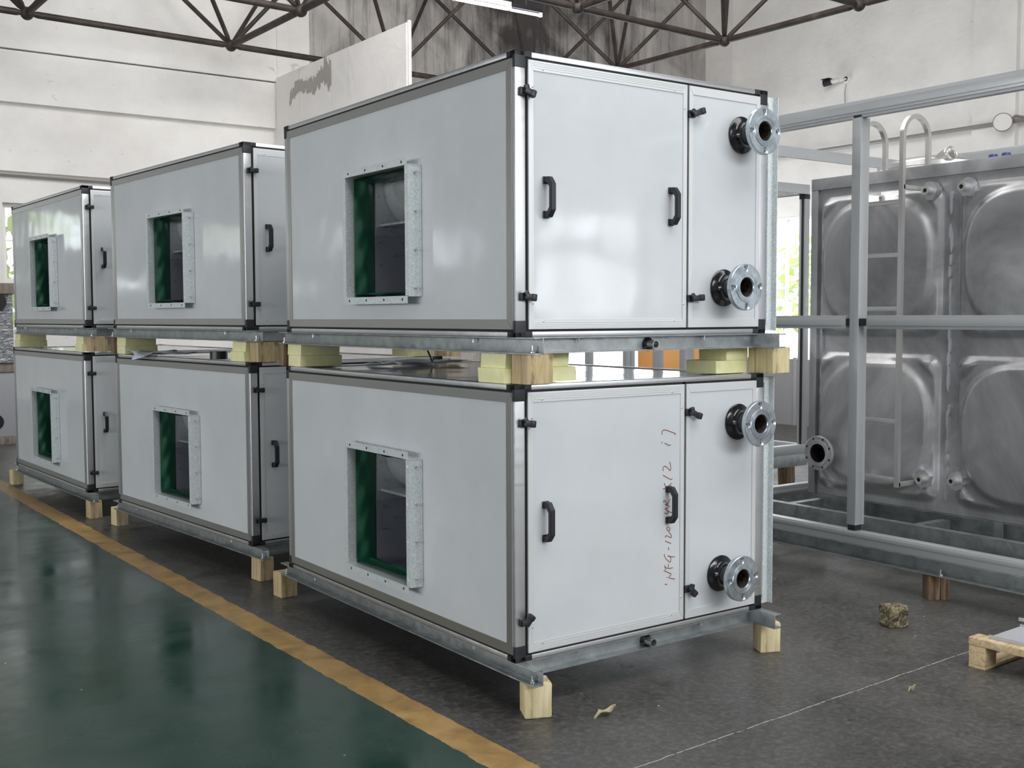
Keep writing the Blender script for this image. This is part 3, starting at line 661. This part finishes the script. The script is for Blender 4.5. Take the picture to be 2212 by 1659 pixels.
# ------------------------------------------------------------------ aluminium casing frame on the right
FX, FY0, FY1, FX1 = 2.615, -2.3, 1.88, 4.85
fr = empty('casing_frame', (FX, 0, 0)); tag(fr, 'large open aluminium casing frame around the steel tank', 'frame')
def prof_y(b, x, y0, y1, z0, z1, w=.06):
    b.box((x, y0, z0), (x+w, y1, z1), .003); b.box((x-.004, y0, z0+.012), (x, y1, z0+.030), .001)
def FB(): return MB()
def fin(b, name, mat='alu_grey', par=None):
    b.bm.transform(Matrix.Translation((-FX, 0, 0))); return b.build(name, MT[mat], par or fr)
b = FB(); b.box((FX, FY0, 2.475), (FX+.06, FY1, 2.55), .003); b.box((FX-.006, FY0, 2.490), (FX, FY1, 2.535), .002); b.box((FX+.008, FY0, 2.462), (FX+.05, FY1, 2.475)); fin(b, 'top_rail')
b = FB(); b.box((FX, FY0, 1.358), (FX+.055, .485, 1.428), .003); b.box((FX-.005, FY0, 1.375), (FX, .470, 1.411), .0015); fin(b, 'middle_rail')
b = FB(); b.box((FX, .618, 1.358), (FX+.055, FY1-.06, 1.428), .003); b.box((FX-.005, .635, 1.375), (FX, FY1-.06, 1.411), .0015); fin(b, 'middle_rail')
for a_, c_ in ((.487, .533), (.593, .617)): b = FB(); b.box((FX+.004, a_, 1.374), (FX+.05, c_, 1.412)); fin(b, 'rail_connector', 'black')
def post(x, y, z0=.31, z1=2.462, w=.06):
    b = FB(); b.box((x, y, z0), (x+w, y+w-.004, z1), .004); b.box((x+w, y+.004, z0), (x+w+.018, y+.020, z1)); fin(b, 'post')
    b = FB(); b.box((x+.004, y+.004, z0-.03), (x+w-.004, y+w-.008, z0), .002); fin(b, 'post_foot', 'black'); b = FB(); b.box((x+.004, y+.004, z1), (x+w-.004, y+w-.008, z1+.018), .002); fin(b, 'post_cap', 'black')
post(FX, .535); post(FX, FY1-.06); post(FX, FY0); post(FX1-.06, FY1-.06)
b = FB(); b.box((FX+.06, FY1-.06, 2.485), (FX1, FY1, 2.55), .003); b.box((FX+.06, FY1-.072, 2.475), (FX1, FY1-.06, 2.500)); fin(b, 'top_rail')
b = FB(); b.box((FX1-.06, FY0, 2.485), (FX1, FY1-.06, 2.55), .003); fin(b, 'top_rail')
b = FB(); b.box((FX, FY0, .212), (FX+.06, FY1, .280), .003); b.box((FX-.004, FY0, .250), (FX, FY1, .272), .0015); fin(b, 'bottom_rail')
b = FB(); b.box((FX+.06, FY1-.06, .212), (FX1, FY1, .280), .003); b.box((FX+.06, FY1-.075, .235), (FX1, FY1-.06, .250)); fin(b, 'bottom_rail')
b = FB(); channel_y(b, FX-.005, FX+.05, FY0, FY1, .128, .2115, .005, -1)
channel_x(b, FY1-.05, FY1, FX+.05, FX1, .128, .2115, .005, 1)
b.box((FX+.37, FY0, .128), (FX+.376, FY1-.05, .285)); b.box((FX+.377, FY0, .279), (FX+.42, FY1-.05, .285)); b.box((FX+.377, FY0, .128), (FX+.42, FY1-.05, .134))
for y in (-.55, .42, 1.3): b.box((FX+.421, y, .129), (FX+.69, y+.006, .284)); b.box((FX+.421, y+.006, .278), (FX+.69, y+.05, .284)); b.box((FX+.05, y, .129), (FX+.37, y+.006, .205))
b.box((FX1-.05, FY0, .128), (FX1, FY1-.05, .2115))
fin(b, 'base_channel', 'channel')
b = FB(); b.tube((FX+.015, .03, .128), (FX+.015, .03, .165), .005, 8); b.tube((FX+.015, .03, .134), (FX+.015, .03, .142), .011, 6); fin(b, 'base_bolts', 'zinc')
GT = 'split timber props under the casing frame'
o = wblock('wood_d', 2.70, .0, .0, .045, .09, 0, .1275, 'split brown timber prop on the floor under the right casing frame', GT, .004, 61)
o.location = (2.60, .03, 0); o.rotation_euler = (0, 0, -.5); o.scale = (1.9, 1, 1)
b = MB()
for k, (x, w) in enumerate(((0, .033), (.034, .028), (.063, .030), (.094, .016))):
    b.box((x, 0+.004*(k % 2), 0), (x+w, .085, .127), .004)
bpy.data.objects.remove(o)
o = b.build('wood_block', MT['wood_d'], None, 30); o.location = (2.612, .085, 0); o.rotation_euler = (0, 0, -.62)
tag(o, 'split brown timber prop standing under the channel of the casing frame', 'wood block')
o = copy_tree(o); o.location = (2.64, 1.75, 0); tag(o, 'timber prop under the far end of the casing frame, behind nearest stack', 'wood block')

# ------------------------------------------------------------------ stainless tank
TX, TY1, TZ0, TZ1, MW = 3.30, 1.41, .315, 2.27, .955
def press(u, v):
    """relief of one pressed 1 m module, u,v in 0..1; returns push-out towards the viewer"""
    a = abs(u-.5)*2; c = abs(v-.5)*2
    def sm(x, e0, e1): t = min(1, max(0, (x-e0)/(e1-e0))); return t*t*(3-2*t)
    # rounded square step
    q = .88; rr = .16
    dx_, dz_ = max(a-(q-rr), 0), max(c-(q-rr), 0); sq = math.hypot(dx_, dz_) if (dx_ > 0 and dz_ > 0) else max(dx_, dz_)
    h = .022*(1-sm(sq, rr-.05, rr+.02))
    # central dished octagon-round
    rad = (a**2.7+c**2.7)**(1/2.7)
    h += .030*(1-sm(rad, .74, .84))
    h += .020*(1-min(1, rad/.78)**2)
    g = math.hypot(a, c)
    h += .018*sm(g, 1.00, 1.05)*(1-sm(max(a, c), .79, .83))
    return h
tk = empty('water_tank', (TX, 0, 0)); tag(tk, 'large stainless steel sectional water tank inside the casing frame', 'water tank')
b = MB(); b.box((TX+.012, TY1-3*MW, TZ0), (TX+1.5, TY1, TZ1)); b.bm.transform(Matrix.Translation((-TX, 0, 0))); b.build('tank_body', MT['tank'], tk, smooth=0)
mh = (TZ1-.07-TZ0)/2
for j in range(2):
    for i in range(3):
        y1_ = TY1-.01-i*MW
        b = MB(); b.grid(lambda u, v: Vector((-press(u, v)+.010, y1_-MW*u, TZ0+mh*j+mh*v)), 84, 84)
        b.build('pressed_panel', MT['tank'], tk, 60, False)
b = MB(); b.box((-.012, TY1-3*MW, TZ1-.07), (.012, TY1, TZ1), .002); b.box((-.010, TY1-.05, TZ0), (.012, TY1, TZ1-.07), .002)
b.build('edge_strip', MT['tank'], tk)
rn = random.Random(5)
def blot(y0, y1, z0, z1, x=-.0045):
    n = 14; b = MB(); b.prism([(x, (y0+y1)/2+(y1-y0)/2*math.cos(2*PI*k/n)*rn.uniform(.75, 1.1), (z0+z1)/2+(z1-z0)/2*math.sin(2*PI*k/n)*rn.uniform(.85, 1.1)) for k in range(n)], (.014, 0, 0)); b.build('polished_weld', MT['weld'], tk, smooth=0)
yc = TY1-.01-MW
for k in range(26):
    z = TZ0+.06+k*.07; w_ = rn.uniform(.003, .011); o_ = rn.uniform(-.006, .006)
    if rn.random() < .8: blot(yc-w_+o_, yc+w_+o_, z, z+rn.uniform(.06, .13), -.0035-.0001*k)
for k in range(16):
    z = TZ0+.35+k*.09; w_ = rn.uniform(.003, .008)
    if rn.random() < .7: blot(TY1-.09-w_, TY1-.09+w_, z, z+rn.uniform(.05, .12), -.011-.0001*k)
# ports
MX = Matrix.Rotation(-PI/2, 4, 'Y')          # +Z -> -X
for (y, z, L) in ((.33, 2.120, .05), (.555, 2.12, .045), (.36, .515, .045), (.565, .50, .04)):
    n = 18; bb = MB(); bb.prism([(-.050, y+.045*math.cos(2*PI*k/n)*rn.uniform(.85, 1.15), z+.052*math.sin(2*PI*k/n)*rn.uniform(.85, 1.15)) for k in range(n)], (.05, 0, 0))
    p = bb.build('port_patch', MT['weld'], tk, smooth=0)
    MB().lathe([(.012, .0), (.024, .0), (.024, L), (.012, L)], 24, Matrix.Translation((-.048, y, z)) @ MX, close=True).build('port', MT['inox'], p)
    MB().lathe([(.001, L*.9), (.0118, L*.9)], 20, Matrix.Translation((-.048, y, z)) @ MX).build('port_bore', MT['gasket'], p, recalc=False)
fl = MB(); fl.lathe([(.058, 0), (.066, 0), (.066, .09), (.104, .09), (.106, .092), (.106, .108), (.104, .110), (.080, .110), (.079, .114), (.058, .114)], 56, Matrix.Translation((0, 1.255, .585)) @ MX, close=True)
fl = fl.build('tank_flange', MT['tank'], tk)
each('bolt_hole', MT['dark'], fl, [lambda b, a=a: b.tube((-.1108, 1.255+.092*math.cos(a), .585+.092*math.sin(a)), (-.1095, 1.255+.092*math.cos(a), .585+.092*math.sin(a)), .0072, 12) for a in [PI/8+k*PI/4 for k in range(8)]])
MB().lathe([(.001, .02), (.0575, .02), (.0575, .11)], 40, Matrix.Translation((0, 1.255, .585)) @ MX).build('flange_bore', MT['gasket'], fl, recalc=False)
# skid under the tank
b = MB(); channel_y(b, .005, .06, TY1-3*MW, TY1-.03, .2125, TZ0-.002, .006, -1)
for y in (.98, .1): b.box((-.01, y, .214), (.0, y+.05, TZ0-.004)); 
b.build('tank_skid', MT['channel'], tk)
# lid, elbow on top
lid = MB(); lid.lathe([(.30, .0), (.30, .085), (.29, .095), (.20, .125), (.001, .15)], 48, Matrix.Translation((.62, 1.0, TZ1))); lid = lid.build('manhole_lid', MT['inox'], tk)
MB().lathe([(.30, .06), (.32, .06), (.32, .085), (.30, .085)], 48, Matrix.Translation((.62, 1.0, TZ1))).build('lid_rim', MT['inox'], lid)
def swept(b, pts, r0, n=24):
    prev = None
    for k, p in enumerate(pts):
        t = (pts[min(k+1, len(pts)-1)]-pts[max(k-1, 0)]).normalized(); q = t.to_track_quat('Z', 'Y').to_matrix()
        rg_ = [b.bm.verts.new(p+q @ Vector((r0*math.cos(2*PI*i/n), r0*math.sin(2*PI*i/n), 0))) for i in range(n)]
        if prev:
            for i in range(n): b.bm.faces.new((prev[i], prev[(i+1) % n], rg_[(i+1) % n], rg_[i]))
        prev = rg_
el = MB(); A0 = Vector((.45, .87, TZ1-.01)); dh = Vector((-.15, -.99, 0)).normalized()
arc = [A0+dh*(.24*(1-math.cos(t)))+Vector((0, 0, .145*math.sin(t))) for t in [k*1.15/10 for k in range(11)]]
swept(el, arc, .042); el = el.build('vent_elbow', MT['inox'], tk, 60, False); el.modifiers.new('s', 'SOLIDIFY').thickness = .003
bp = Mat('blue_plastic', (40, 60, 130), .4).m
for y in (.48, .40): MB().lathe([(.001, .082), (.022, .082), (.027, .07), (.027, 0)], 20, Matrix.Translation((.45, y, TZ1))).build('plug', bp, tk)
# ladder
ld = empty('ladder', (3.10, 0, 0)); tag(ld, 'square tube stainless ladder with hooped rails standing in front of the tank', 'ladder')
def sq_path(pts, w=.0125):
    b = MB(); prev = None
    for k, p in enumerate(pts):
        t = (pts[min(k+1, len(pts)-1)]-pts[max(k-1, 0)]).normalized(); s_ = Vector((0, 1, 0)); n_ = t.cross(s_).normalized()
        rg_ = [b.bm.verts.new(p+s_*w*a+n_*w*c_) for a, c_ in ((-1, -1), (1, -1), (1, 1), (-1, 1))]
        if prev:
            for i in range(4): b.bm.faces.new((prev[i], prev[(i+1) % 4], rg_[(i+1) % 4], rg_[i]))
        else: b.bm.faces.new(rg_)
        prev = rg_
    b.bm.faces.new(prev); return b
for y in (.625, .91):
    R_ = .118; zt = 2.42
    pts_ = [Vector((0, y, .46)), Vector((0, y, zt))]+[Vector((R_-R_*math.cos(t), y, zt+R_*math.sin(t))) for t in [k*PI/16 for k in range(1, 16)]]+[Vector((2*R_, y, zt)), Vector((2*R_, y, TZ1))]
    sq_path(pts_).build('rail', MT['inox'], ld, 50)
for z in (2.06, 1.765, 1.465, 1.14, .83, .50):
    MB().box((-.0125, .638, z-.0125), (.0125, .897, z+.0125), .001).build('rung', MT['inox'], ld)
for z in (2.14, .475):
    for y in (.625, .91):
        MB().box((.0, y-.0125, z-.0125), (.185, y+.0125, z+.0125), .001).build('bracket', MT['inox'], ld)

# ------------------------------------------------------------------ second frame further back
f2 = empty('casing_frame', (4.4, 3.5, 0)); tag(f2, 'smaller aluminium frame further back, on a raised base between tank and nearest stack', 'frame')
def f2b(name, a, b_, mat='alu_grey', bev=.003):
    m_ = MB(); m_.box(a, b_, bev); m_.bm.transform(Matrix.Translation((-4.4, -3.5, 0))); return m_.build(name, MT[mat], f2)
X0, X1, Y0, Y1 = 3.5, 5.22, 3.02, 5.26
for x, y in ((X0, Y0), (X1-.06, Y0), (X0, Y1-.06), (X1-.06, Y1-.06), (4.62, Y1-.06), (5.41-.3, Y1-.06)):
    f2b('post', (x, y, .34), (x+.06, y+.06, 2.44))
for y in (Y0, Y1-.06): f2b('rail', (X0, y, 2.44), (X1, y+.06, 2.52)); f2b('rail', (X0, y, .26), (X1, y+.06, .34))
for x in (X0, X1-.06): f2b('rail', (x, Y0+.06, 2.44), (x+.06, Y1-.06, 2.52)); f2b('rail', (x, Y0+.06, .26), (x+.06, Y1-.06, .34))
f2b('corner_cap', (X1-.062, Y0-.002, 2.40), (X1+.002, Y0+.062, 2.44), 'black'); f2b('seal', (X1-.070, Y0+.01, .34), (X1-.061, Y0+.03, 2.40), 'black')
f2b('base_channel', (X0, Y0, .16), (X1, Y0+.05, .26), 'channel'); f2b('base_channel', (X0, Y1-.05, .16), (X1, Y1, .26), 'channel')
for (x, y, t_) in ((4.95, 3.0, 'right'), (3.6, 3.0, 'left'), (4.95, 5.15, 'back right'), (3.6, 5.15, 'back left')):
    wblock('wood_d', x, y, 0, .1, .1, 0, .16, 'timber block under the %s corner of the smaller aluminium frame' % t_, 'timber blocks under the smaller frame', .004, 70)
# cabinet and panels seen through the gaps
e = empty('storage_cabinet', (8.8, 8.2, 0)); tag(e, 'orange storage cabinet standing before the back wall', 'cabinet')
MB().box((-.62, -.2, .05), (.52, .25, 1.3), .01).build('body', MT['orange'], e); MB().box((-.6, -.21, .08), (-.06, -.2, 1.27), .004).build('door', MT['orange'], e)
MB().box((-.03, -.21, .08), (.5, -.2, 1.27), .004).build('door', MT['orange'], e); MB().box((-.6, -.18, 0), (.5, .2, .05)).build('plinth', MT['dark'], e)
e = empty('panel_screen', (9.1, 6.3, 0)); tag(e, 'low grey sheet metal screen standing on the floor behind the tank', 'screen')
MB().box((-.02, -1.0, 0.0), (.02, .10, .86), .004).build('sheet', MT['grey_paint'], e); MB().box((-.03, .10, 0.0), (.03, .15, .88), .004).build('sheet_post', MT['alu_grey'], e)
MB().box((-.02, .15, 0.0), (.02, 1.2, .86), .004).build('sheet', MT['grey_paint'], e)

# ------------------------------------------------------------------ wrapped crates at the far left
e = empty('crate', (.0, 10.35, 0)); tag(e, 'grey crate with timber edges on the floor at the far left', 'crate', 'crates at the far left')
MB().box((-1.1, 0, .09), (.46, .7, .82), .01).build('body', MT['grey_paint'], e)
MB().box((-1.12, -.02, .82), (.48, .72, .93), .01).build('timber_rim', MT['wood_g'], e); MB().box((-1.12, -.02, 0), (.48, .72, .09), .01).build('timber_base', MT['wood_g'], e)
MB().lathe([(.001, .004), (.09, .004), (.09, 0)], 28, Matrix.Translation((.24, 0, .26)) @ MY).build('port_hole', MT['gasket'], e, recalc=False)
e = empty('crate', (.0, 10.3, .93)); tag(e, 'bundle wrapped in clear plastic film with timber on top, stacked on the far left crate', 'crate', 'crates at the far left')
b = MB(); b.grid(lambda u, v: Vector((.445+.02*math.sin(9*v)*math.sin(7*u), .62*u, .88*v)), 10, 14); b.grid(lambda u, v: Vector((-1.1+1.545*u, .015*math.sin(20*u+9*v)*math.sin(8*v), .88*v)), 24, 24)
b.box((-1.08, .03, .0), (.42, .62, .86)); b.build('wrap', MT['film'], e, 60, False)
MB().box((-1.1, -.03, .77), (.50, .09, .89), .01).build('timber', MT['wood_g'], e)
MB().lathe([(.001, .006), (.10, .006), (.10, 0)], 28, Matrix.Translation((.28, -.02, .68)) @ MY).build('port_hole', MT['gasket'], e, recalc=False)

# ------------------------------------------------------------------ wall fittings
def conduit(name_label, pts, r, loc):
    e = MB(); e.path([Vector(p) for p in pts], r, 10); tag(e.build('conduit', MT['conduit']), name_label, 'conduit', 'conduits on the walls')
conduit('grey conduit running along the white back wall at the far left', [(.42, YB-.05, 3.245), (.70, YB-.05, 3.238), (2.08, YB-.05, 3.225), (4.24, YB-.05, 3.225)], .035, None)
conduit('grey conduit running along the right wall behind the ladder', [(XR-.13, 11.15, 4.206), (XR-.13, 5.46, 4.206), (XR-.13, 2.3, 4.206)], .030, None)
e = empty('security_camera', (XR, 8.855, 5.335)); tag(e, 'small bullet security camera with black head, high on the right wall', 'security camera')
MB().lathe([(.001, 0), (.07, 0), (.07, .03), (.04, .04)], 24, Matrix.Translation((0, 0, 0)) @ MX).build('base_plate', MT['white'], e)
MB().path([Vector((-.03, 0, 0)), Vector((-.10, .02, -.02)), Vector((-.12, .10, -.02))], .022, 10).build('arm', MT['white'], e)
MB().tube((-.12, .08, -.01), (-.16, .24, -.03), .038, 16).build('body', MT['white'], e)
MB().tube((-.155, .20, -.022), (-.19, .33, -.04), .055, 16).box((-.22, .20, .02), (-.13, .36, .035)).build('lens_hood', MT['black'], e)
MB().path([Vector((-.02, 0, -.05)), Vector((-.02, .03, -.2)), Vector((-.02, .02, -.5))], .006, 6).build('wire', MT['conduit'], e)
e = empty('wall_lamp', (XR-.1, 5.94, 4.185)); tag(e, 'round white floodlight on a bracket at the right wall conduit', 'lamp')
dv = Vector((-.86, -.5, .05)).normalized(); q = dv.to_track_quat('Z', 'Y').to_matrix().to_4x4()
Mq = Matrix.Translation((-.18, -.03, 0)) @ q
MB().lathe([(.001, -.12), (.07, -.11), (.13, -.02), (.135, .02), (.125, .03)], 36, Mq).build('housing', MT['conduit'], e)
MB().lathe([(.001, .022), (.124, .022)], 36, Mq).build('lens', MT['white'], e, recalc=False)
MB().path([Vector((-.08, -.02, .0)), Vector((.0, -.12, .10)), Vector((.0, -.25, .06))], .018, 8).build('bracket', MT['conduit'], e)

# ------------------------------------------------------------------ things on the floor
b = MB(); b.box((0, 0, 0), (.10, .085, .098), .010)
bmesh.ops.subdivide_edges(b.bm, edges=b.bm.edges, cuts=3); rn = random.Random(9)
for v in b.bm.verts: v.co += Vector((rn.uniform(-.003, .003), rn.uniform(-.003, .003), 0 if v.co.z < .003 else rn.uniform(-.004, .004)))
o = b.build('scrap_block', MT['scrap'], None, 25); o.location = (2.02, -.115, 0); o.rotation_euler = (0, 0, -.35)
tag(o, 'small battered block with silver flecks lying on the open concrete floor', 'block')
pl = empty('pallet', (1.815, -.70, 0), .04); tag(pl, 'pale wooden pallet on the floor at the right edge', 'pallet')
for x in (0, .5, 1.0):
    MB().box((x, .06-1.15, 0), (x+.095, .06, .012), .002).build('bottom_board', MT['wood_p'], pl) if x else None
for y in (-.012, -.55, -1.09):
    MB().box((0, y, 0), (1.1, y+.072, .013), .002).build('bottom_board', MT['wood_p'], pl)
    for x in (0, .5, 1.0): MB().box((x, y, .0135), (x+.085, y+.072, .092), .003).build('block', MT['wood_p'], pl)
for x in (0, .5, 1.0): MB().box((x-.003, -1.12, .0925), (x+.075, .062, .124), .005).build('top_board', MT['wood_p'], pl)
GP = 'grey metal trays lying on the pallet'
for k, (x, y, z, sx_, sy) in enumerate(((.082, -1.1, .125, .25, 1.10), (.337, -1.1, .150, .40, 1.12))):
    b = MB(); b.box((0, 0, 0), (sx_, sy, .004)); b.box((0, 0, .004), (.003, sy, .014)); b.box((sx_-.003, 0, .004), (sx_, sy, .014))
    if k: b.box((.02, .02, -.022), (sx_-.02, sy-.02, -.001))
    o = b.build('metal_tray', MT['grey_panel'], None, 0); o.location = (1.815+x, -.70+y, z); o.rotation_euler = (0, 0, .04)
    tag(o, ('lower grey metal tray lying on the pallet, nearest its edge board', 'upper grey metal tray lying on the pallet, further from its edge board')[k], 'tray', GP)
def leafy(name, loc, rz, L, w, label):
    b = MB(); b.grid(lambda u, v: Vector((L*(u-.5), w*math.sin(PI*min(1, u*1.05))*(v-.5)*(1 if u > .3 else .5), .003+.02*abs(v-.5)+.012*math.sin(5*u)**2)), 12, 6)
    o = b.build(name, MT['leaf'], None, 60, False); o.modifiers.new('s', 'SOLIDIFY').thickness = .001; o.location = loc; o.rotation_euler = (0, 0, rz)
    tag(o, label, 'leaf')
leafy('dry_leaf', (.255, -.195, 0), .24, .13, .035, 'curled dry leaf on the concrete in front of the nearest stack')
leafy('dry_leaf', (1.36, -.69, 0), .1, .05, .012, 'tiny dry leaf scrap on the concrete left of the pallet')

# ------------------------------------------------------------------ trees outside the windows
def tree(x, y, h, label, seed):
    rn = random.Random(seed); e = empty('tree', (x, y, -.13)); tag(e, label, 'tree', 'trees outside the windows')
    MB().tube((0, 0, 0), (0, 0, h*.6), .12, 10, .06).build('trunk', MT['bark'], e)
    b = MB()
    for k in range(420):
        t = rn.uniform(0, 2*PI); r = rn.uniform(0, 1)**.5*h*.34; z = h*.62+rn.uniform(-1, 1)*h*.30
        s_ = rn.uniform(.10, .20); q = Matrix.Translation((r*math.cos(t), r*math.sin(t), z)) @ Matrix.Rotation(rn.uniform(0, 6), 4, Vector((rn.random(), rn.random(), rn.random()+.1)).normalized())
        b.prism([q @ Vector(p) for p in ((-s_, 0, 0), (0, s_*.5, 0), (s_, 0, 0), (0, -s_*.5, 0))], q.to_3x3() @ Vector((0, 0, .01)))
    b.build('foliage', MT['leafy'], e, 0)
for k, (x, y, h, l) in enumerate(((2.0, 15.5, 3.4, 'leafy tree outside the far left window of the back wall'), (-4.0, 20.5, 4.2, 'leafy tree outside the deep bay, opposite its window nearest the white wall'), (-9.6, 20.8, 4.4, 'leafy tree outside the two far windows of the deep bay'), (18.5, 13.6, 3.6, 'pale leafy tree outside the right wall window'), (-18, 3.5, 4, 'leafy tree outside the left wall windows, seen only in reflections'))):
    tree(x, y, h, l, k)
